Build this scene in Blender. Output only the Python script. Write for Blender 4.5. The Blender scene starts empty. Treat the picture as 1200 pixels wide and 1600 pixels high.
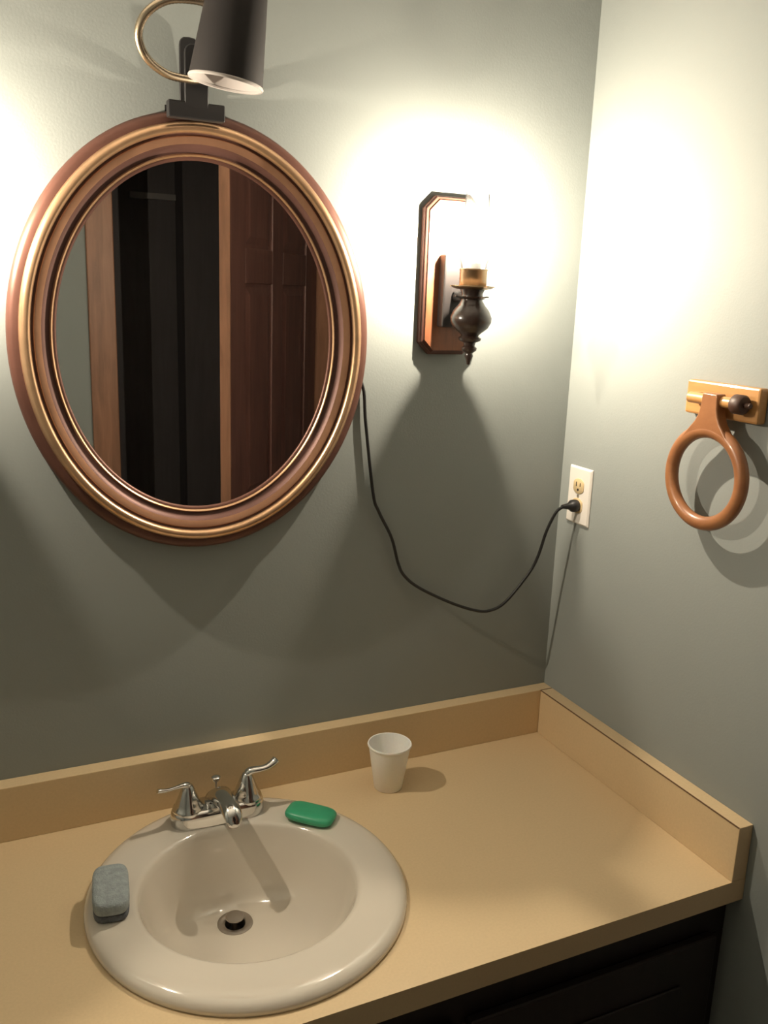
import bpy, bmesh, math
from mathutils import Matrix, Vector

C = bpy.context.scene.collection
SC = bpy.context.scene
PI = math.pi
ZC = 0.80          # height of the countertop above the floor

# ------------------------------------------------------------------ camera, world, exposure
cam_d = bpy.data.cameras.new('camera')
cam_d.sensor_fit = 'HORIZONTAL'
cam_d.sensor_width = 36.0
cam_d.lens = 42.0786
cam_d.clip_start = 0.02
cam = bpy.data.objects.new('camera', cam_d)
C.objects.link(cam)
_m = Matrix(((0.903852, 0.068882, -0.422263), (-0.426278, 0.22937, -0.875029), (0.036581, 0.970899, 0.23668)))
cam.matrix_world = Matrix.Translation((-1.09677, -1.45281, 0.89359 + ZC)) @ _m.to_4x4()
SC.camera = cam

world = bpy.data.worlds.new('world')
SC.world = world
world.use_nodes = True
world.node_tree.nodes['Background'].inputs['Color'].default_value = (0.0, 0.0, 0.0, 1)
world.node_tree.nodes['Background'].inputs['Strength'].default_value = 0.0

SC.view_settings.view_transform = 'Standard'
SC.view_settings.look = 'None'
SC.view_settings.gamma = 1.0
SC.view_settings.use_curve_mapping = False
SC.view_settings.exposure = 0.0
SC.cycles.caustics_reflective = False
SC.cycles.caustics_refractive = False
SC.cycles.sample_clamp_indirect = 6.0

LAMP_COLOR = (1.0, 0.87, 0.68)
LAMP_STRENGTH = 30500.0


# ------------------------------------------------------------------ materials
def mat(name, color, rough=0.5, metal=0.0, var=0.0, vscale=8.0, bump=0.0, bscale=200.0, coat=0.0,
        grain=None, spec=0.5, color2=None, subsurf=0.0):
    m = bpy.data.materials.new(name)
    m.use_nodes = True
    nt = m.node_tree
    b = nt.nodes['Principled BSDF']
    b.inputs['Base Color'].default_value = (*color, 1)
    b.inputs['Roughness'].default_value = rough
    b.inputs['Metallic'].default_value = metal
    b.inputs['Specular IOR Level'].default_value = spec
    if coat:
        b.inputs['Coat Weight'].default_value = coat
        b.inputs['Coat Roughness'].default_value = 0.12
    if subsurf:
        b.inputs['Subsurface Weight'].default_value = subsurf
        b.inputs['Subsurface Radius'].default_value = (0.01, 0.008, 0.006)
    tc = nt.nodes.new('ShaderNodeTexCoord')
    mp = nt.nodes.new('ShaderNodeMapping')
    nt.links.new(tc.outputs['Object'], mp.inputs['Vector'])
    if grain:
        mp.inputs['Scale'].default_value = grain
    if var > 0:
        n = nt.nodes.new('ShaderNodeTexNoise')
        n.inputs['Scale'].default_value = vscale
        n.inputs['Detail'].default_value = 6.0
        n.inputs['Roughness'].default_value = 0.6
        if grain:
            n.inputs['Distortion'].default_value = 0.6
        nt.links.new(mp.outputs['Vector'], n.inputs['Vector'])
        r = nt.nodes.new('ShaderNodeValToRGB')
        r.color_ramp.elements[0].position = 0.3
        r.color_ramp.elements[1].position = 0.7
        lo = color2 if color2 else tuple(max(0, c * (1 - var)) for c in color)
        hi = color if color2 else tuple(min(1, c * (1 + var)) for c in color)
        r.color_ramp.elements[0].color = (*lo, 1)
        r.color_ramp.elements[1].color = (*hi, 1)
        nt.links.new(n.outputs['Fac'], r.inputs['Fac'])
        nt.links.new(r.outputs['Color'], b.inputs['Base Color'])
    if bump > 0:
        n2 = nt.nodes.new('ShaderNodeTexNoise')
        n2.inputs['Scale'].default_value = bscale
        n2.inputs['Detail'].default_value = 3.0
        nt.links.new(tc.outputs['Object'], n2.inputs['Vector'])
        bp = nt.nodes.new('ShaderNodeBump')
        bp.inputs['Strength'].default_value = bump
        bp.inputs['Distance'].default_value = 0.002
        nt.links.new(n2.outputs['Fac'], bp.inputs['Height'])
        nt.links.new(bp.outputs['Normal'], b.inputs['Normal'])
    return m


def glass_mat(name, haze, tint=(0.97, 0.97, 0.97)):
    m = bpy.data.materials.new(name)
    m.use_nodes = True
    nt = m.node_tree
    nt.nodes.remove(nt.nodes['Principled BSDF'])
    out = nt.nodes['Material Output']
    t = nt.nodes.new('ShaderNodeBsdfTransparent')
    t.inputs['Color'].default_value = (*tint, 1)
    g = nt.nodes.new('ShaderNodeBsdfGlossy')
    g.inputs['Roughness'].default_value = 0.03
    fr = nt.nodes.new('ShaderNodeFresnel')
    fr.inputs['IOR'].default_value = 1.15
    tl = nt.nodes.new('ShaderNodeBsdfTranslucent')
    tl.inputs['Color'].default_value = (0.95, 0.94, 0.92, 1)
    m0 = nt.nodes.new('ShaderNodeMixShader')
    m0.inputs['Fac'].default_value = haze
    nt.links.new(t.outputs['BSDF'], m0.inputs[1])
    nt.links.new(tl.outputs['BSDF'], m0.inputs[2])
    mx = nt.nodes.new('ShaderNodeMixShader')
    nt.links.new(fr.outputs['Fac'], mx.inputs['Fac'])
    nt.links.new(m0.outputs['Shader'], mx.inputs[1])
    nt.links.new(g.outputs['BSDF'], mx.inputs[2])
    nt.links.new(mx.outputs['Shader'], out.inputs['Surface'])
    return m


def emit_mat(name, color, strength):
    m = bpy.data.materials.new(name)
    m.use_nodes = True
    nt = m.node_tree
    nt.nodes.remove(nt.nodes['Principled BSDF'])
    e = nt.nodes.new('ShaderNodeEmission')
    e.inputs['Color'].default_value = (*color, 1)
    e.inputs['Strength'].default_value = strength
    nt.links.new(e.outputs['Emission'], nt.nodes['Material Output'].inputs['Surface'])
    return m


M = dict(
    wall=mat('sage_wall_paint', (0.285, 0.306, 0.296), 0.6, var=0.02, vscale=3.0, bump=0.10, bscale=260, spec=0.12),
    ceiling=mat('ceiling_white', (0.80, 0.79, 0.76), 0.8, var=0.03, bump=0.1),
    floor=mat('floor_vinyl', (0.28, 0.24, 0.19), 0.5, var=0.15, vscale=14),
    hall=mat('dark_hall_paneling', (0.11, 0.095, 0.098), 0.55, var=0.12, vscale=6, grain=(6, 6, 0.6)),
    hall_ledge=mat('hall_ledge', (0.30, 0.28, 0.27), 0.5, var=0.1),
    laminate=mat('almond_laminate', (0.66, 0.50, 0.30), 0.38, var=0.035, vscale=240, spec=0.4),
    seam=mat('laminate_seam', (0.16, 0.09, 0.05), 0.6),
    cabinet=mat('dark_cabinet_wood', (0.014, 0.008, 0.007), 0.5, var=0.3, vscale=9, grain=(3, 3, 0.5)),
    china=mat('white_china', (0.66, 0.60, 0.515), 0.07, coat=0.6),
    chrome=mat('chrome', (0.70, 0.69, 0.67), 0.10, 1.0),
    chrome_dull=mat('dull_drain_metal', (0.42, 0.38, 0.34), 0.32, 0.9),
    hole=mat('drain_hole', (0.01, 0.008, 0.008), 0.8),
    soap=mat('green_soap', (0.045, 0.36, 0.19), 0.38, var=0.12, vscale=20, subsurf=0.2),
    sponge=mat('blue_grey_sponge', (0.31, 0.35, 0.36), 0.95, var=0.18, vscale=120, bump=0.9, bscale=420),
    sponge_low=mat('sponge_scrub_layer', (0.14, 0.15, 0.17), 0.95, var=0.2, vscale=200, bump=1.0, bscale=600),
    foam=mat('white_foam', (0.88, 0.86, 0.82), 0.6, var=0.02, vscale=260, bump=0.15, bscale=500, subsurf=0.5),
    frame_brown=mat('frame_brown_bronze', (0.135, 0.060, 0.044), 0.40, 0.45, var=0.18, vscale=14),
    frame_gold=mat('frame_gold', (0.70, 0.44, 0.26), 0.28, 0.85, var=0.14, vscale=18),
    frame_copper=mat('frame_copper', (0.60, 0.32, 0.195), 0.33, 0.8, var=0.12, vscale=16),
    frame_dark=mat('frame_dark_cove', (0.125, 0.058, 0.046), 0.45, 0.35, var=0.2, vscale=12),
    mirror=mat('mirror_silver', (0.80, 0.81, 0.79), 0.0, 1.0),
    black=mat('black_lamp_paint', (0.024, 0.021, 0.021), 0.7, var=0.05, spec=0.25),
    black_plastic=mat('black_plastic', (0.016, 0.015, 0.016), 0.42),
    reflector=mat('lamp_reflector', (0.45, 0.41, 0.39), 0.75, 0.0),
    brass=mat('brass', (0.66, 0.46, 0.25), 0.24, 1.0, var=0.1, vscale=30),
    sconce_wood=mat('sconce_wood', (0.22, 0.080, 0.036), 0.42, var=0.35, vscale=7, grain=(7, 7, 0.7), coat=0.3),
    sconce_edge_shade=mat('sconce_edge_shaded_wood', (0.085, 0.032, 0.022), 0.45, var=0.3, vscale=7, grain=(7, 7, 0.7)),  # darker copy of the sconce wood, shade on the plate sides put into colour
    sconce_dark=mat('sconce_dark_wood', (0.034, 0.020, 0.016), 0.28, var=0.25, vscale=12, coat=0.5),
    bracket=mat('black_bracket_metal', (0.022, 0.019, 0.019), 0.42, var=0.1),
    old_brass=mat('antique_brass', (0.42, 0.30, 0.19), 0.30, 1.0, var=0.12, vscale=30),
    neck=mat('pale_brass_gooseneck', (0.72, 0.58, 0.42), 0.27, 1.0),
    plate_white=mat('outlet_plate_white', (0.74, 0.70, 0.65), 0.35),
    almond=mat('receptacle_almond', (0.60, 0.46, 0.26), 0.4),
    slot=mat('slot_dark', (0.03, 0.02, 0.015), 0.7),
    screw=mat('screw_metal', (0.6, 0.56, 0.5), 0.35, 0.9),
    pine=mat('pine_board', (0.57, 0.30, 0.105), 0.42, var=0.3, vscale=6, grain=(8, 0.8, 8), coat=0.3, color2=(0.44, 0.21, 0.066)),
    ring_wood=mat('ring_wood', (0.34, 0.145, 0.058), 0.36, var=0.3, vscale=6, grain=(4, 2, 4), coat=0.25, color2=(0.25, 0.10, 0.04)),
    knob_wood=mat('shaded_dark_knob_wood', (0.06, 0.026, 0.016), 0.5, var=0.2, vscale=10),  # dark brown wood, with shade on the knob put into the colour
    trim=mat('door_trim_wood', (0.30, 0.145, 0.085), 0.45, var=0.25, vscale=6, grain=(6, 6, 0.6)),
    door=mat('door_dark_wood', (0.14, 0.062, 0.050), 0.42, var=0.25, vscale=6, grain=(6, 6, 0.6)),
    glass=glass_mat('clear_bulb_glass', 0.0),
    chimney=glass_mat('glow_haze_chimney_glass', 0.012),  # slight haze in the glass imitates the glow around the bulb
    filament=emit_mat('lit_filament', LAMP_COLOR, LAMP_STRENGTH),
    bulb_off=mat('unlit_bulb', (0.5, 0.48, 0.45), 0.25),
)


# ------------------------------------------------------------------ mesh helpers
class MB:
    def __init__(self):
        self.v = []
        self.f = []

    def add(self, vs, fs):
        o = len(self.v)
        self.v += [tuple(p) for p in vs]
        self.f += [tuple(i + o for i in f) for f in fs]
        return self

    def box(self, x0, x1, y0, y1, z0, z1):
        x0, x1 = min(x0, x1), max(x0, x1)
        y0, y1 = min(y0, y1), max(y0, y1)
        z0, z1 = min(z0, z1), max(z0, z1)
        vs = [(x0, y0, z0), (x1, y0, z0), (x1, y1, z0), (x0, y1, z0), (x0, y0, z1), (x1, y0, z1), (x1, y1, z1), (x0, y1, z1)]
        fs = [(0, 3, 2, 1), (4, 5, 6, 7), (0, 1, 5, 4), (1, 2, 6, 5), (2, 3, 7, 6), (3, 0, 4, 7)]
        return self.add(vs, fs)

    def lathe(self, prof, seg=32, axis='z', c=(0, 0, 0), sx=1.0, sy=1.0):
        """prof: list of (r, h); radius 0 closes the end."""
        rings = []
        vs, fs = [], []
        for r, h in prof:
            if r < 1e-6:
                rings.append([len(vs)])
                vs.append((0, 0, h))
            else:
                ring = []
                for k in range(seg):
                    a = 2 * PI * k / seg
                    ring.append(len(vs))
                    vs.append((r * sx * math.cos(a), r * sy * math.sin(a), h))
                rings.append(ring)
        for A, B in zip(rings[:-1], rings[1:]):
            for k in range(seg):
                k2 = (k + 1) % seg
                if len(A) == 1 and len(B) == 1:
                    continue
                if len(A) == 1:
                    fs.append((A[0], B[k2], B[k]))
                elif len(B) == 1:
                    fs.append((A[k], A[k2], B[0]))
                else:
                    fs.append((A[k], A[k2], B[k2], B[k]))
        if axis == 'x':
            vs = [(z, x, y) for x, y, z in vs]
        elif axis == 'y':
            vs = [(y, z, x) for x, y, z in vs]
        vs = [(x + c[0], y + c[1], z + c[2]) for x, y, z in vs]
        return self.add(vs, fs)

    def tube(self, pts, rad, seg=10, caps=True, flat=None):
        pts = [Vector(p) for p in pts]
        n = len(pts)
        rads = rad if isinstance(rad, (list, tuple)) else [rad] * n
        vs, fs = [], []
        t0 = (pts[1] - pts[0]).normalized()
        up = Vector((0, 0, 1)) if abs(t0.z) < 0.9 else Vector((1, 0, 0))
        nrm = (up - t0 * up.dot(t0)).normalized()
        for i in range(n):
            if i == 0:
                t = t0
            elif i == n - 1:
                t = (pts[-1] - pts[-2]).normalized()
            else:
                t = (pts[i + 1] - pts[i - 1]).normalized()
            nrm = (nrm - t * nrm.dot(t)).normalized()
            bn = t.cross(nrm)
            f = flat[i] if flat else 1.0
            for k in range(seg):
                a = 2 * PI * k / seg
                vs.append(pts[i] + nrm * (rads[i] * f * math.cos(a)) + bn * (rads[i] * math.sin(a)))
        for i in range(n - 1):
            for k in range(seg):
                k2 = (k + 1) % seg
                fs.append((i * seg + k, i * seg + k2, (i + 1) * seg + k2, (i + 1) * seg + k))
        if caps:
            fs.append(tuple(reversed(range(seg))))
            fs.append(tuple(range((n - 1) * seg, n * seg)))
        return self.add(vs, fs)

    def loops(self, loops, cap0=True, cap1=True, close=True):
        """skin a list of equal-length vertex loops."""
        n = len(loops[0])
        vs = [p for L in loops for p in L]
        fs = []
        for i in range(len(loops) - 1):
            for k in range(n if close else n - 1):
                k2 = (k + 1) % n
                fs.append((i * n + k, i * n + k2, (i + 1) * n + k2, (i + 1) * n + k))
        if cap0:
            fs.append(tuple(reversed(range(n))))
        if cap1:
            fs.append(tuple(range((len(loops) - 1) * n, len(loops) * n)))
        return self.add(vs, fs)

    def build(self, name, material, parent=None, smooth=35, bevel=0.0, bseg=2, loc=None, rot=None, subdiv=0):
        me = bpy.data.meshes.new(name)
        me.from_pydata(self.v, [], self.f)
        bm = bmesh.new()
        bm.from_mesh(me)
        bmesh.ops.remove_doubles(bm, verts=bm.verts, dist=1e-6)
        bmesh.ops.recalc_face_normals(bm, faces=bm.faces)
        bm.to_mesh(me)
        bm.free()
        me.materials.append(material)
        if smooth:
            for p in me.polygons:
                p.use_smooth = True
            me.set_sharp_from_angle(angle=math.radians(smooth))
        o = bpy.data.objects.new(name, me)
        C.objects.link(o)
        if parent:
            o.parent = parent
        if loc:
            o.location = loc
        if rot:
            o.rotation_euler = rot
        if bevel:
            b = o.modifiers.new('bevel', 'BEVEL')
            b.width = bevel
            b.segments = bseg
            b.limit_method = 'ANGLE'
            b.angle_limit = math.radians(40)
        if subdiv:
            s = o.modifiers.new('subdivision', 'SUBSURF')
            s.levels = subdiv
            s.render_levels = subdiv
        return o


def spline(pts, n=8):
    P = [Vector(p) for p in pts]
    P = [2 * P[0] - P[1]] + P + [2 * P[-1] - P[-2]]
    out = []
    for i in range(1, len(P) - 2):
        for k in range(n):
            t = k / n
            a, b, c, d = P[i - 1], P[i], P[i + 1], P[i + 2]
            out.append(0.5 * ((2 * b) + (c - a) * t + (2 * a - 5 * b + 4 * c - d) * t * t + (3 * b - a - 3 * c + d) * t ** 3))
    out.append(P[-2])
    return out


def tag(o, label=None, cat=None, group=None, kind=None):
    if label:
        o['label'] = label
    if cat:
        o['category'] = cat
    if group:
        o['group'] = group
    if kind:
        o['kind'] = kind
    return o


def empty(name, loc=(0, 0, 0), rot=(0, 0, 0)):
    o = bpy.data.objects.new(name, None)
    o.empty_display_size = 0.05
    C.objects.link(o)
    o.location = loc
    o.rotation_euler = rot
    return o


def struct(name, mb, m, label=None, cat=None, **k):
    o = mb.build(name, m, smooth=0, **k)
    return tag(o, label, cat, kind='structure')


# ------------------------------------------------------------------ room shell
X_L, X_R, Y_F, H = -1.75, 0.95, -1.90, 2.44
DX0, DX1, DH = -0.572, 0.17, 2.15            # doorway opposite the mirror
struct('floor', MB().box(X_L - 0.1, X_R + 0.1, -3.7, 0.1, -0.06, 0), M['floor'], 'dull brown vinyl bathroom floor', 'floor')
struct('ceiling', MB().box(X_L - 0.1, X_R + 0.1, -3.7, 0.1, H, H + 0.06), M['ceiling'], 'white painted bathroom ceiling', 'ceiling')
struct('wall_back', MB().box(X_L - 0.1, X_R + 0.1, 0, 0.1, 0, H), M['wall'], 'sage green painted wall behind the oval mirror', 'wall')
struct('wall_right', MB().box(0, 0.11, -1.0, 0, 0, H), M['wall'], 'sage green side wall with the outlet and towel ring', 'wall')
struct('wall_left', MB().box(X_L - 0.1, X_L, Y_F, 0, 0, H), M['wall'], 'sage green wall left of the vanity', 'wall')
struct('wall_far_right', MB().box(X_R, X_R + 0.1, Y_F, 0, 0, H), M['wall'], 'sage green wall past the right alcove', 'wall')
struct('wall_front', MB().box(X_L, DX0, Y_F - 0.11, Y_F, 0, H).box(DX1, X_R, Y_F - 0.11, Y_F, 0, H)
       .box(DX0, DX1, Y_F - 0.11, Y_F, DH, H), M['wall'], 'sage green wall with the doorway, seen in the mirror', 'wall')
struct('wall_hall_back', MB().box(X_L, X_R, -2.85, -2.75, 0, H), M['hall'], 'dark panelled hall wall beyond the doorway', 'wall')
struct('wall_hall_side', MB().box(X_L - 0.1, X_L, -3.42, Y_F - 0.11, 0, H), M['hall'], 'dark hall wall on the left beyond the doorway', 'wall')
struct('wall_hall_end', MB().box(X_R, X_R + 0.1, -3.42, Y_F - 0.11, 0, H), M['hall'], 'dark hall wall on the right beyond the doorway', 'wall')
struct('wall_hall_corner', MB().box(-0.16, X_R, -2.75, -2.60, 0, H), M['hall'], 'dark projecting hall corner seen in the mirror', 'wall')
# door casing
struct('trim_1', MB().box(DX0 - 0.088, DX0 + 0.004, Y_F - 0.11, Y_F + 0.018, 0, DH + 0.09), M['trim'],
       'stained wooden door casing beside the dark opening', 'door casing', bevel=0.004)
struct('trim_2', MB().box(DX1 - 0.004, DX1 + 0.088, Y_F - 0.11, Y_F + 0.018, 0, DH + 0.09), M['trim'],
       'stained wooden door casing on the hinge side', 'door casing', bevel=0.004)
struct('trim_3', MB().box(DX0 + 0.004, DX1 - 0.004, Y_F - 0.11, Y_F + 0.018, DH, DH + 0.09), M['trim'],
       'stained wooden head casing over the doorway', 'door casing', bevel=0.004)
# panelled door, swung into the bathroom; local x runs from hinge to free edge
dr = empty('door_1', (DX1 - 0.006, Y_F + 0.02, 0.008), (0, 0, math.radians(132)))
tag(dr, 'dark brown six-panel door standing half open', 'door', kind='structure')
DW, DT, DHH = 0.735, 0.035, 2.13
MB().box(0.02, DW - 0.02, -0.010, 0.010, 0.02, DHH - 0.02).build('core', M['door'], dr, smooth=0)
for a, b in ((0.0, 0.11), (0.325, 0.415), (DW - 0.11, DW)):
    MB().box(a, b, -DT / 2, DT / 2, 0, DHH).build('stile', M['door'], dr, smooth=0, bevel=0.003)
MB().box(DW, DW + 0.004, -DT / 2, DT / 2, 0, DHH).build('door_edge_lit', M['trim'], dr, smooth=0)  # lighter wood colour stands in for light falling on the free edge
for a, b in ((0.0, 0.22), (0.86, 1.0), (1.70, 1.81), (DHH - 0.09, DHH)):
    for c0, c1 in ((0.11, 0.325), (0.415, DW - 0.11)):
        MB().box(c0, c1, -DT / 2, DT / 2, a, b).build('rail', M['door'], dr, smooth=0, bevel=0.003)
for a, b in ((0.22, 0.86), (1.0, 1.70), (1.81, DHH - 0.09)):
    for c0, c1 in ((0.11, 0.325), (0.415, DW - 0.11)):
        mb = MB()
        for s in (-1, 1):
            L0 = [(c0 + .012, s * .010, a + .012), (c1 - .012, s * .010, a + .012), (c1 - .012, s * .010, b - .012), (c0 + .012, s * .010, b - .012)]
            L1 = [(c0 + .035, s * .016, a + .035), (c1 - .035, s * .016, a + .035), (c1 - .035, s * .016, b - .035), (c0 + .035, s * .016, b - .035)]
            mb.loops([L0, L1], cap0=False)
        mb.build('panel', M['door'], dr, smooth=0)
for s in (-1, 1):
    MB().lathe([(0, 0.062), (0.018, 0.060), (0.026, 0.050), (0.026, 0.042), (0.012, 0.03), (0.010, 0.006), (0.028, 0.004), (0.028, 0)], 24, 'y').build(
        'door_knob', M['brass'], dr, loc=(DW - 0.065, s * DT / 2, 0.93), rot=(0, 0, 0 if s > 0 else PI))
struct('trim_4', MB().box(-0.36, -0.162, -2.75, -2.725, 2.055, 2.080), M['hall_ledge'], 'thin ledge on the dark hall wall, seen in the mirror', 'ledge')

# ------------------------------------------------------------------ vanity cabinet
D, TS, HS, TH = 0.571, 0.030, 0.0972, 0.0384       # counter depth, splash thickness and height, edge thickness
CXL = -1.52
cab = empty('vanity_cabinet', (0, 0, 0))
tag(cab, 'dark brown wooden vanity cabinet under the almond countertop', 'cabinet')
zt = ZC - TH
MB().box(-0.021, -0.003, -0.525, -0.004, 0.09, zt - 0.001).build('side_panel', M['cabinet'], cab, smooth=0)
MB().box(CXL + 0.004, CXL + 0.022, -0.525, -0.004, 0.09, zt - 0.001).build('side_panel', M['cabinet'], cab, smooth=0)
MB().box(CXL + 0.022, -0.021, -0.012, -0.004, 0.09, zt - 0.001).build('back_panel', M['cabinet'], cab, smooth=0)
MB().box(CXL + 0.022, -0.021, -0.525, -0.012, 0.09, 0.108).build('bottom_panel', M['cabinet'], cab, smooth=0)
MB().box(CXL + 0.004, -0.003, -0.47, -0.004, 0.0, 0.09).build('toe_kick', M['cabinet'], cab, smooth=0)
MB().box(CXL + 0.004, -0.003, -0.545, -0.525, zt - 0.075, zt).build('top_rail', M['cabinet'], cab, smooth=0, bevel=0.002)
MB().box(CXL + 0.004, -0.003, -0.545, -0.525, 0.09, 0.13).build('bottom_rail', M['cabinet'], cab, smooth=0, bevel=0.002)
for x0, x1 in ((-0.045, -0.003), (-0.53, -0.49), (-1.03, -0.99), (CXL + 0.004, CXL + 0.045)):
    MB().box(x0, x1, -0.545, -0.525, 0.13, zt - 0.075).build('stile', M['cabinet'], cab, smooth=0, bevel=0.002)
for x0, x1 in ((-0.50, -0.035), (-1.0, -0.52), (CXL + 0.035, -1.02)):
    d = MB().box(x0, x1, -0.563, -0.546, 0.12, zt - 0.065).build('door', M['cabinet'], cab, smooth=0, bevel=0.004)
    MB().box(x0 + 0.07, x1 - 0.07, -0.568, -0.563, 0.19, zt - 0.135).build('panel', M['cabinet'], d, smooth=0, bevel=0.003)
    MB().lathe([(0, -0.027), (0.012, -0.025), (0.015, -0.018), (0.008, -0.008), (0.010, 0)], 20, 'y', (x0 + 0.035, -0.563, 0.55)).build('knob', M['brass'], d)

# ------------------------------------------------------------------ countertop with splashes
SX, SY = -0.7445, -0.3000        # centre of the sink
ROX, ROY = 0.238, 0.2465         # outer radii of its rim
ct = empty('countertop', (0, 0, ZC))
tag(ct, 'almond laminate vanity countertop with low splashes around the round sink', 'countertop')
N = 96
hx, hy = ROX - 0.025, ROY - 0.025
bx0, bx1, by0, by1 = CXL, -0.0005, -D, -0.0005
angs = [2 * PI * k / N for k in range(N)]
for px, py in ((bx0, by0), (bx1, by0), (bx1, by1), (bx0, by1)):
    angs.append(math.atan2(py - SY, px - SX) % (2 * PI))
angs = sorted(set(round(a, 6) for a in angs))
inner, outer = [], []
for a in angs:
    ca, sa = math.cos(a), math.sin(a)
    inner.append((SX + hx * ca, SY + hy * sa))
    ts = []
    if ca > 1e-9: ts.append((bx1 - SX) / ca)
    if ca < -1e-9: ts.append((bx0 - SX) / ca)
    if sa > 1e-9: ts.append((by1 - SY) / sa)
    if sa < -1e-9: ts.append((by0 - SY) / sa)
    t = min(ts)
    outer.append((SX + t * ca, SY + t * sa))
mb = MB()
mb.loops([[(x, y, 0) for x, y in inner], [(x, y, 0) for x, y in outer], [(x, y, -TH) for x, y in outer],
          [(x, y, -TH) for x, y in inner], [(x, y, 0) for x, y in inner]], cap0=False, cap1=False)
mb.build('top', M['laminate'], ct, smooth=0)
MB().box(CXL, -0.0005, -TS, -0.0005, 0.0, HS).build('back_splash', M['laminate'], ct, smooth=0, bevel=0.0012)
ss = MB().box(-TS, -0.0005, -D, -TS - 0.0008, 0.0, HS).build('side_splash', M['laminate'], ct, smooth=0, bevel=0.0012)
MB().box(-TS - 0.0003, -TS + 0.0006, -D + 0.001, -TS - 0.001, HS - 0.002, HS + 0.0006).build('seam', M['seam'], ss, smooth=0)
MB().box(-TS, -0.002, -TS - 0.001, -TS + 0.0001, HS - 0.002, HS + 0.0005).build('seam', M['seam'], ss, smooth=0)

# ------------------------------------------------------------------ sink
sk = empty('sink', (SX, SY, ZC))
tag(sk, 'round white china drop-in sink set in the almond countertop', 'sink')
BYO = -0.003                      # the bowl sits a little forward in the rim
prof = [  # (rx, ry, cy, z)
    (ROX, ROY, 0, 0.0002), (ROX + 0.0015, ROY + 0.0015, 0, 0.004), (ROX, ROY, 0, 0.009), (ROX - 0.006, ROY - 0.006, 0, 0.0145),
    (ROX - 0.015, ROY - 0.015, 0, 0.0175), (ROX - 0.028, ROY - 0.028, 0, 0.0182), (0.192, 0.188, -0.002, 0.0172),
    (0.173, 0.169, BYO, 0.0158), (0.1675, 0.1635, BYO, 0.0140), (0.1640, 0.1600, BYO, 0.0095), (0.1615, 0.1570, BYO, -0.001),
    (0.155, 0.150, BYO + 0.001, -0.020), (0.148, 0.142, BYO + 0.004, -0.042), (0.136, 0.128, BYO + 0.012, -0.066),
    (0.115, 0.107, BYO + 0.028, -0.088), (0.085, 0.078, BYO + 0.048, -0.102), (0.052, 0.050, BYO + 0.069, -0.109), (0.023, 0.023, BYO + 0.080, -0.1125)]
loops = []
for rx, ry, cy, z in prof:
    loops.append([(rx * math.cos(2 * PI * k / 96), cy + ry * math.sin(2 * PI * k / 96), z) for k in range(96)])
MB().loops(loops, cap0=False, cap1=False).build('basin', M['china'], sk, smooth=60)
dy = BYO + 0.080
dn = MB().lathe([(0.0165, -0.128), (0.0165, -0.1125), (0.019, -0.1105), (0.025, -0.1098), (0.0285, -0.1105), (0.029, -0.113)], 40, c=(0, dy, 0)).build('drain', M['chrome_dull'], sk)
MB().lathe([(0, -0.1275), (0.0165, -0.1275)], 32, c=(0, dy, 0)).build('drain_hole', M['hole'], dn)
MB().lathe([(0.005, -0.127), (0.005, -0.104), (0.0140, -0.1035), (0.0152, -0.1015), (0.0140, -0.0995), (0.006, -0.0985), (0, -0.0985)], 32,
           c=(0, dy + 0.002, 0)).build('stopper', M['chrome_dull'], dn)

# ------------------------------------------------------------------ faucet
FX, FY = -0.741, -0.108
fa = empty('faucet', (FX, FY, ZC + 0.0185))
tag(fa, 'chrome two-handle faucet with lever handles at the back of sink', 'faucet')


def oblong(hl, hw, z, n=14):
    """outline of a rounded bar in plan: half length hl, half width hw."""
    out = []
    for k in range(n + 1):
        a = -PI / 2 + PI * k / n
        out.append((hl - hw + hw * math.cos(a), hw * math.sin(a), z))
    for k in range(n + 1):
        a = PI / 2 + PI * k / n
        out.append((-(hl - hw) + hw * math.cos(a), hw * math.sin(a), z))
    return out


MB().loops([oblong(.080, .0275, -.002), oblong(.080, .0275, .012), oblong(.0788, .0263, .020), oblong(.076, .0235, .0245), oblong(.071, .018, .0262)]).build('base_plate', M['chrome'], fa, smooth=50)
for s in (-1, 1):
    hb = MB().lathe([(.0262, .010), (.0262, .024), (.0250, .0275), (.0222, .030), (.0205, .036), (.0165, .046), (.012, .058), (.0085, .066), (.005, .0695), (0, .0705)], 32,
                    c=(s * .0508, 0, 0)).build('handle_base', M['chrome'], fa, smooth=50)
    if s > 0:
        pts = [(.0508, .002, .060), (.053, -.001, .069), (.060, -.004, .0735), (.072, -.006, .0745), (.086, -.006, .0765), (.098, -.004, .082), (.103, -.003, .086)]
    else:
        pts = [(-.0508, .002, .060), (-.053, -.002, .0675), (-.060, -.006, .0710), (-.072, -.008, .0710), (-.086, -.010, .0705), (-.098, -.010, .0715), (-.104, -.010, .0725)]
    q = spline(pts, 5)
    n = len(q)
    rr = [0.0088 - 0.0032 * min(1, i / (n * .5)) + 0.0022 * max(0, (i / n - .6) / .4) for i in range(n)]
    rr[-1] *= .55
    MB().tube(q, rr, 14, flat=[.95 - .40 * min(1, i / (n * .5)) for i in range(n)]).build('lever', M['chrome'], hb, smooth=60)
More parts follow.
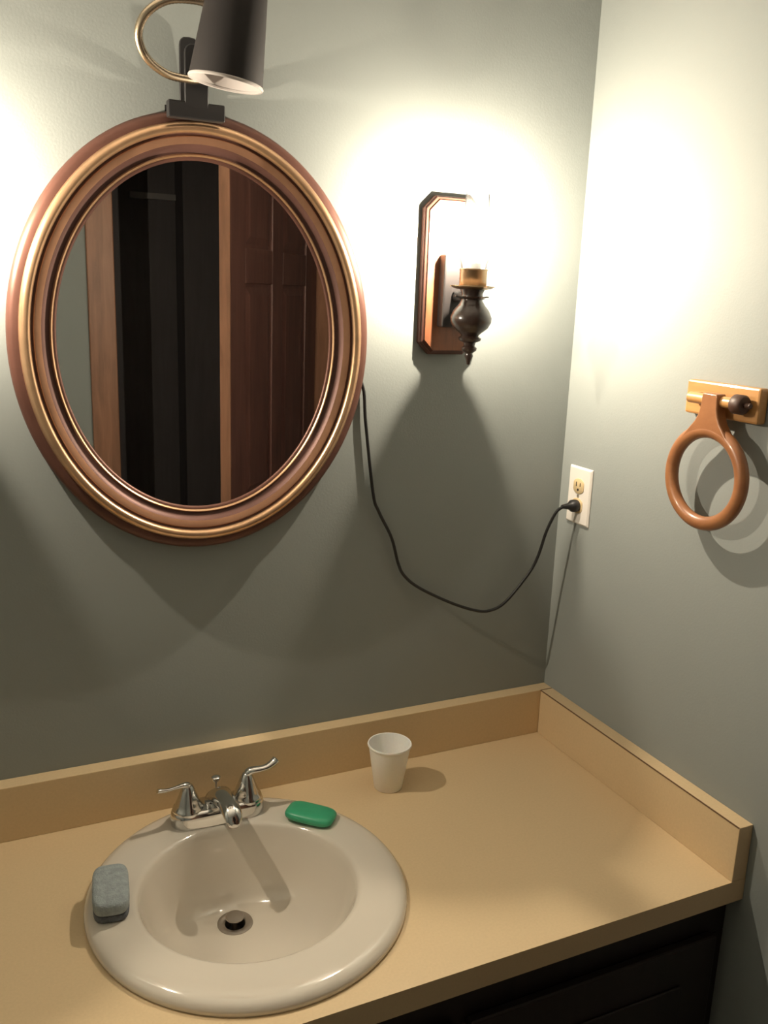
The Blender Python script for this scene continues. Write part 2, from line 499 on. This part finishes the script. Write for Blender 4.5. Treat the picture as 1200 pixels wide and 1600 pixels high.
# spout: rises from the middle of the plate and reaches over the bowl
sp = []
for (y, z, w, h) in ((.012, .016, .022, .012), (.004, .032, .0215, .017), (-.014, .044, .0200, .017), (-.036, .0495, .0180, .0140), (-.060, .0545, .0165, .0120),
                     (-.080, .0555, .0160, .0115), (-.094, .0525, .0150, .0120), (-.102, .0480, .0125, .0105), (-.105, .0450, .0060, .0060)):
    sp.append([(w * math.cos(2 * PI * k / 24), y + (0.35 * h * math.sin(2 * PI * k / 24) if y < -.09 else 0), z + h * math.sin(2 * PI * k / 24)) for k in range(24)])
spo = MB().loops(sp).build('spout', M['chrome'], fa, smooth=60)
MB().lathe([(.0095, .047), (.0105, .033), (.0085, .032), (.0, .0335)], 24, c=(0, -.091, 0)).build('aerator', M['chrome_dull'], spo)
pr = MB().lathe([(.0022, .016), (.0022, .054)], 12, c=(.002, .019, 0)).build('lift_rod', M['chrome'], fa)
MB().lathe([(0, .052), (.005, .053), (.0078, .057), (.0078, .0605), (.005, .0625), (0, .063)], 20, c=(.002, .019, 0)).build('knob', M['chrome'], pr)


# ------------------------------------------------------------------ rounded-box helper, soap, sponge, cup
def pillow(lx, ly, lz, e=4.0, nu=32, nv=14, dish=0.0, taper=0.0):
    """super-ellipsoid block, centred in plan, standing on z = 0."""
    def cp(a, p):
        c = math.cos(a)
        return math.copysign(abs(c) ** p, c)

    def spw(a, p):
        s = math.sin(a)
        return math.copysign(abs(s) ** p, s)
    p1, p2 = 2 / e, 2 / 4.0
    loops = []
    for j in range(nv + 1):
        v = -PI / 2 + PI * j / nv
        r = max(cp(v, p1), 0.02)
        z = spw(v, p1) * lz / 2 + lz / 2
        loops.append([((lx / 2) * r * cp(2 * PI * k / nu, p2), (ly / 2) * r * spw(2 * PI * k / nu, p2),
                       z - dish * max(0, z / lz - .5) * max(0, 1 - r * r)) for k in range(nu)])
    return MB().loops(loops)


soap = pillow(0.086, 0.052, 0.021, e=2.6, dish=0.004).build('soap_bar', M['soap'], None, smooth=70, loc=(-0.5985, -0.177, ZC + 0.0158), rot=(math.radians(-1), math.radians(2), math.radians(-42)))
tag(soap, 'green bar of soap on the sink rim by the faucet', 'soap')
spg = empty('sponge', (-0.943, -0.270, ZC + 0.0165), (0, 0, math.radians(-8)))
tag(spg, 'worn blue-grey sponge lying on the left of the sink rim', 'sponge')
pillow(0.052, 0.100, 0.023, e=5).build('foam_layer', M['sponge'], spg, smooth=70, loc=(0, 0, 0.0115))
pillow(0.051, 0.096, 0.014, e=5).build('scrub_layer', M['sponge_low'], spg, smooth=70, loc=(0.0, 0.001, 0.0))

cup = MB().lathe([(0, 0.004), (.0235, .004), (.0250, 0), (.0262, 0.001), (.0385, .0835), (.0402, .0845), (.0412, .0865), (.0402, .0890), (.0382, .0885), (.0375, .0860),
                  (.0245, .010), (0, .010)], 48).build('foam_cup', M['foam'], None, smooth=50, loc=(-0.4175, -0.1065, ZC))
tag(cup, 'small white foam cup standing by the back splash', 'cup')

# ------------------------------------------------------------------ oval mirror
MX, MZ, MRX, MRZ = -0.7355, 0.8085, 0.2890, 0.3405
mi = empty('oval_mirror', (MX, 0, ZC + MZ))
tag(mi, 'oval wall mirror in a stepped bronze and gold frame', 'mirror')


def oval(prof, name, material, parent, seg=128, smooth=50):
    loops = []
    for o, d in prof:
        loops.append([((MRX - o) * math.cos(2 * PI * k / seg), -d, (MRZ - o) * math.sin(2 * PI * k / seg)) for k in range(seg)])
    return MB().loops(loops, cap0=False, cap1=False).build(name, material, parent, smooth=smooth)


oval([(.006, .0006), (0, .004), (0, .012), (.003, .0175), (.009, .0205), (.0165, .0210)], 'outer_molding', M['frame_brown'], mi)
oval([(.0160, .0205), (.0170, .0255), (.0200, .0300), (.0245, .0320), (.0290, .0310), (.0320, .0275), (.0325, .0235)], 'gold_ridge', M['frame_gold'], mi)
oval([(.0325, .0235), (.0345, .0225), (.0365, .0235)], 'groove', M['frame_brown'], mi)
oval([(.0360, .0230), (.0375, .0245), (.0400, .0240), (.0475, .0205)], 'copper_band', M['frame_copper'], mi)
oval([(.0475, .0205), (.0505, .0155), (.0550, .0125), (.0600, .0115)], 'cove', M['frame_dark'], mi)
oval([(.0595, .0112), (.0603, .0135), (.0620, .0145), (.0637, .0135), (.0645, .0112)], 'gold_bead', M['frame_gold'], mi)
oval([(.0645, .0112), (.0675, .0108), (.0695, .0085), (.0700, .0060)], 'inner_lip', M['frame_brown'], mi)
seg = 128
g = [[(s * (MRX - .0685) * math.cos(2 * PI * k / seg), -y, s * (MRZ - .0685) * math.sin(2 * PI * k / seg)) for k in range(seg)] for s, y in ((1, .005), (1, .0075))]
MB().loops(g).build('glass', M['mirror'], mi, smooth=30)

# ------------------------------------------------------------------ clip-on lamp over the mirror, its cord and plug
cl = empty('clip_lamp', (-0.747, -0.03, ZC + 1.14))
tag(cl, 'black cone clip-on lamp on brass gooseneck clamped atop the mirror', 'lamp')


def L(x, y, z):                       # counter-relative point -> lamp-local
    return (x + 0.747, y + 0.03, z - 1.14)


def lbox(x0, x1, y0, y1, z0, z1):
    a, b = L(x0, y0, z0), L(x1, y1, z1)
    return MB().box(a[0], b[0], a[1], b[1], a[2], b[2])


lbox(-.790, -.706, -.050, -.0335, 1.1315, 1.1550).build('front_jaw', M['black_plastic'], cl, smooth=0, bevel=0.002)
lbox(-.785, -.711, -.0035, -.0005, 1.120, 1.1545).build('rear_jaw', M['black_plastic'], cl, smooth=0)


def lever(name, x0, x1, y, t, z0, z1, lean):
    w, c = (x1 - x0) / 2, (x0 + x1) / 2
    pts = [(-w, 0), (w, 0)]
    for k in range(9):
        a = PI * k / 8
        pts.append((w * math.copysign(abs(math.cos(a)) ** .6, math.cos(a)), (z1 - z0) - .012 + .012 * math.sin(a)))
    Ls = []
    for dd in (0, -t):
        Ls.append([L(c + px, y + dd + lean * pz, z0 + pz) for px, pz in pts])
    return MB().loops(Ls).build(name, M['black_plastic'], cl, smooth=30, bevel=0.0015)


lever('front_lever', -.766, -.731, -.0435, .0062, 1.140, 1.232, -.04)
lever('rear_lever', -.764, -.735, -.004, .005, 1.150, 1.250, -.03)
MB().tube([L(-.752, -.020, 1.163), L(-.742, -.020, 1.163)], .010, 16).build('spring', M['chrome_dull'], cl)
# gooseneck
gp = spline([L(-.738, -.046, 1.186), L(-.765, -.056, 1.183), L(-.797, -.068, 1.184), L(-.826, -.082, 1.198), L(-.839, -.096, 1.222),
             L(-.831, -.110, 1.246), L(-.805, -.120, 1.264), L(-.770, -.124, 1.269), L(-.735, -.124, 1.266)], 14)
gr = [0.0056 + 0.0005 * (i % 2) for i in range(len(gp))]
MB().tube(gp, gr, 12).build('gooseneck', M['neck'], cl, smooth=80)
# shade: local frame with its mouth down, leaning a little
sh = empty('shade', L(-.7275, -.130, 1.1690))
sh.parent = cl
sh.rotation_euler = (math.radians(4), math.radians(7.5), 0)
MB().lathe([(.0508, 0), (.0512, .003), (.0405, .118), (.0365, .150), (.0280, .165), (.0170, .170), (.0150, .185), (0, .187)], 48).build('outer_cone', M['black'], sh, smooth=40)
MB().lathe([(.0505, .0005), (.0485, .004), (.0390, .115), (.030, .150), (0, .155)], 48).build('reflector', M['reflector'], sh, smooth=40)
MB().lathe([(.0512, .0030), (.0524, .0010), (.0517, -.0015), (.0495, -.0010), (.0491, .0015)], 48).build('rim', M['reflector'], sh, smooth=60)
MB().lathe([(0, .045), (.012, .047), (.021, .058), (.0225, .07), (.018, .088), (.013, .10), (.013, .15)], 24).build('bulb', M['bulb_off'], sh, smooth=60)
# cord
cp_ = [(-.748, -.0032, 1.121), (-.745, -.0032, 1.02), (-.69, -.0032, .90), (-.58, -.0032, .80), (-.475, -.0038, .765), (-.449, -.006, .732), (-.442, -.007, .670), (-.423, -.008, .540),
       (-.410, -.008, .504), (-.382, -.008, .452), (-.366, -.008, .401), (-.352, -.009, .375), (-.321, -.012, .349), (-.258, -.016, .315),
       (-.201, -.020, .292), (-.165, -.022, .287), (-.131, -.026, .303), (-.088, -.035, .359), (-.073, -.042, .396), (-.065, -.050, .444),
       (-.057, -.056, .474), (-.050, -.062, .493), (-.040, -.0652, .5008)]
cord = MB().tube(spline([L(*p) for p in cp_], 6), .0030, 10).build('power_cord', M['black_plastic'], cl, smooth=80)
OY, OZ = -0.0652, 0.521
pz = OZ - 0.0195
px_ = [(-.0065, .0125), (-.010, .0135), (-.019, .0130), (-.022, .0095), (-.030, .0062), (-.042, .0042)]
pl_loops = []
for x, r in px_:
    pl_loops.append([L(x, OY + r * math.cos(2 * PI * k / 20), pz + r * 0.92 * math.sin(2 * PI * k / 20)) for k in range(20)])
tag(MB().loops(pl_loops).build('plug', M['black_plastic'], cord, smooth=50), 'black plug pushed into the lower socket')

# ------------------------------------------------------------------ wall outlet
wo = empty('wall_outlet', (0, OY, ZC + OZ))
tag(wo, 'white duplex wall outlet with a black plug in it', 'outlet')


def plate_loop(x, hw, hh):
    return [(x, -hw, -hh), (x, hw, -hh), (x, hw, hh), (x, -hw, hh)]


MB().loops([plate_loop(-.0003, .035, .05715), plate_loop(-.002, .035, .05715), plate_loop(-.0055, .0315, .0535)]).build('cover_plate', M['plate_white'], wo, smooth=0, bevel=0.0012)
for s in (1, -1):
    oc = []
    for x, k_ in ((-.0045, 1.0), (-.0068, 1.0), (-.0074, .95)):
        ring = []
        for k in range(40):
            a = 2 * PI * k / 40
            ring.append((x, max(-.0158, min(.0158, .0182 * math.cos(a))) * k_, s * .0195 + .0152 * k_ * math.sin(a)))
        oc.append(ring)
    rc = MB().loops(oc).build('receptacle', M['almond'], wo, smooth=40)
    if s > 0:
        for yy, hh in ((-.0060, .0036), (.0060, .0044)):
            MB().box(-.0078, -.0072, yy - .0011, yy + .0011, s * .0195 + .0035 - hh, s * .0195 + .0035 + hh).build('slot', M['slot'], rc, smooth=0)
        MB().lathe([(0, -.0078), (.0026, -.0078), (.0026, -.007)], 14, 'x', (0, 0, s * .0195 - .0072)).build('ground_hole', M['slot'], rc, smooth=0)
MB().lathe([(0, -.0072), (.0028, -.0068), (.0034, -.0050)], 16, 'x').build('screw', M['screw'], wo)

# ------------------------------------------------------------------ towel ring
tr = empty('towel_ring', (0, -0.418, ZC + 0.750))
tag(tr, 'wooden towel ring hanging from a pine wall bracket', 'towel ring')


def T(x, y, z):
    return (x, y + 0.418, z - 0.750)


def tbox(x0, x1, y0, y1, z0, z1):
    a, b = T(x0, y0, z0), T(x1, y1, z1)
    return MB().box(a[0], b[0], a[1], b[1], a[2], b[2])


tbox(-.019, -.0004, -.487, -.337, .7225, .7765).build('mounting_board', M['pine'], tr, smooth=0, bevel=0.0035)
dz = .7505
dw = MB().tube([T(-.0335, -.362, dz), T(-.0335, -.462, dz)], .0088, 20).build('dowel', M['pine'], tr, smooth=40)
for y in (-.3680, -.4580):
    tbox(-.031, -.0185, y - .0055, y + .0055, dz - .0085, dz + .0085).build('post', M['pine'], tr, smooth=0, bevel=0.002)
kn = MB().lathe([(0, .0), (.0125, .0), (.0150, .003), (.0150, .018), (.0125, .021), (0, .021)], 20, 'y', T(-.0335, -.474, dz)).build('knob', M['knob_wood'], tr, smooth=40)
MB().lathe([(0, -.012), (.004, -.011), (.0045, -.004), (.0035, .002)], 14, 'y', T(-.0335, -.474, dz)).build('peg', M['knob_wood'], kn, smooth=40)
# ring with its neck looped over the dowel
RCY, RCZ, RX = -.4170, .6300, -.0370
loops = []
for i in range(72):
    a = 2 * PI * i / 72
    ring = []
    for k in range(16):
        b = 2 * PI * k / 16
        r = .0735 + .0115 * math.cos(b)
        ring.append(T(RX + .0100 * math.sin(b), RCY + r * math.cos(a), RCZ + r * math.sin(a)))
    loops.append(ring)
loops.append(loops[0])
mb = MB().loops(loops, cap0=False, cap1=False)
half = [(.0575, .6780), (.0465, .6935), (.0355, .7060), (.0265, .7165), (.0205, .7275), (.0175, .7390), (.0165, .7500), (.0165, .7560), (.0150, .7620)]
NY = -.4150
right = [(NY - w, z) for w, z in half]
left = [(NY + w, z) for w, z in reversed(half)]
low = [(RCY + .0700 * math.cos(a), RCZ + .0700 * math.sin(a)) for a in [math.radians(d) for d in (48, 60, 75, 90, 105, 120, 132)]]
outl = right + left + low
mb.loops([[T(RX - .0095, y, z) for y, z in outl], [T(RX + .0095, y, z) for y, z in outl]])
mb.build('ring', M['ring_wood'], tr, smooth=50, bevel=0.005, bseg=3)


# ------------------------------------------------------------------ wall sconces
def octo(hw, zlo, zhi, ch, y):
    return [(-hw + ch, y, zlo), (hw - ch, y, zlo), (hw, y, zlo + ch), (hw, y, zhi - ch), (hw - ch, y, zhi), (-hw + ch, y, zhi), (-hw, y, zhi - ch), (-hw, y, zlo + ch)]


def make_sconce():
    r = empty('wall_sconce')
    zl, zh = -.139, .132
    bp = MB().loops([octo(.056, zl, zh, .021, -.0004), octo(.056, zl, zh, .021, -.0105), octo(.0535, zl + .0025, zh - .0025, .0200, -.0125),
                     octo(.0535, zl + .0025, zh - .0025, .0200, -.0140), octo(.0490, zl + .007, zh - .007, .0184, -.0160)]).build('back_plate', M['sconce_edge_shade'], r, smooth=0, bevel=0.0006)
    MB().loops([octo(.0490, zl + .007, zh - .007, .0184, -.0158), octo(.0485, zl + .0075, zh - .0075, .0182, -.0180)]).build('face_board', M['sconce_wood'], bp, smooth=0)
    zb = -.930                                        # counter-relative -> local z
    MB().box(-.0265, .0265, -.040, -.0175, .840 + zb, .964 + zb).build('bracket', M['bracket'], r, smooth=0, bevel=0.003)
    MB().tube([(0, -.039, .893 + zb), (0, -.076, .893 + zb)], .0095, 16).build('arm', M['bracket'], r, smooth=40)
    ax = (0, -.092, zb)
    MB().lathe([(0, .7785), (.003, .780), (.0045, .787), (.0075, .794), (.0060, .799), (.0125, .804), (.0135, .808), (.0095, .812), (.0105, .817), (.0185, .8205),
                (.0200, .825), (.0145, .829), (.0200, .834), (.0300, .842), (.0352, .852), (.0355, .860), (.0310, .871), (.0235, .880), (.0185, .888),
                (.0185, .900), (.0215, .906), (.0, .907)], 40, c=ax).build('turned_body', M['sconce_dark'], r, smooth=50)
    MB().lathe([(.0180, .8895), (.0220, .8905), (.0235, .8925), (.0220, .8945), (.0180, .8950)], 40, c=ax).build('collar', M['sconce_dark'], r, smooth=40)
    sc = MB().lathe([(0, .9055), (.0240, .9060), (.0335, .9080), (.0360, .9110), (.0355, .9125), (.0300, .9100), (.0240, .9085), (0, .9080)], 48, c=ax).build('saucer', M['old_brass'], r, smooth=40)

    def prongs(z0, r0, r1, wd, n, turn, rise, m, par):
        for k in range(n):
            a = turn + 2 * PI * k / n
            ca, sa = math.cos(a), math.sin(a)
            loops = []
            for rr, ww, zz in ((r0, wd, 0), ((r0 + r1) / 2, wd * 1.05, rise * .35), (r1 - .002, wd * .8, rise * .9), (r1, wd * .4, rise)):
                L_ = []
                for sx, sz in ((-1, -1), (1, -1), (1, 1), (-1, 1)):
                    L_.append((rr * ca - sx * ww * sa, -.092 + rr * sa + sx * ww * ca, zb + z0 + zz + sz * .0011))
                loops.append(L_)
            MB().loops(loops).build('prong', m, par, smooth=30)
    prongs(.9095, .0290, .0465, .0050, 4, .12, .0015, M['old_brass'], sc)
    prongs(.8925, .0200, .0385, .0045, 4, .12 + .1, .0020, M['sconce_dark'], r)
    MB().lathe([(.0225, .9075), (.0235, .909), (.0235, .937), (.0245, .9385), (.0240, .940), (.0222, .939), (.0222, .910)], 40, c=ax).build('fitter', M['old_brass'], r, smooth=40)
    MB().lathe([(0, .910), (.0120, .910), (.0120, .9500), (.0100, .952), (0, .952)], 24, c=ax).build('socket', M['plate_white'], r, smooth=40)
    MB().lathe([(.0215, .938), (.0225, .948), (.0290, .962), (.0330, .978), (.0320, .996), (.0265, 1.018), (.0215, 1.040), (.0200, 1.060), (.0208, 1.066)], 40, c=ax).build('glass_chimney', M['chimney'], r, smooth=60)
    bl = MB().lathe([(.0085, .952), (.0095, .968), (.0140, .980), (.0170, .993), (.0170, 1.004), (.0130, 1.020), (.0065, 1.033), (.0020, 1.041), (0, 1.043)], 32, c=ax).build('bulb', M['glass'], r, smooth=60)
    MB().lathe([(0, .9945), (.0025, .9955), (.0034, .9980), (.0034, 1.0030), (.0025, 1.0055), (0, 1.0065)], 12, c=ax).build('filament', M['filament'], bl, smooth=60)
    return r


def copy_tree(o, parent=None):
    c = o.copy()
    C.objects.link(c)
    c.parent = parent
    for k in list(o.children):
        copy_tree(k, c)
    return c


s1 = make_sconce()
s1.location = (-0.2885, 0, ZC + 0.9290)
tag(s1, 'lit wooden wall sconce between the oval mirror and the corner', 'wall lamp', 'sconces flanking the mirror')
s2 = copy_tree(s1)
s2.location = (-1.170, 0, ZC + 0.9290)
tag(s2, 'matching lit wooden sconce out past the left of the mirror', 'wall lamp', 'sconces flanking the mirror')
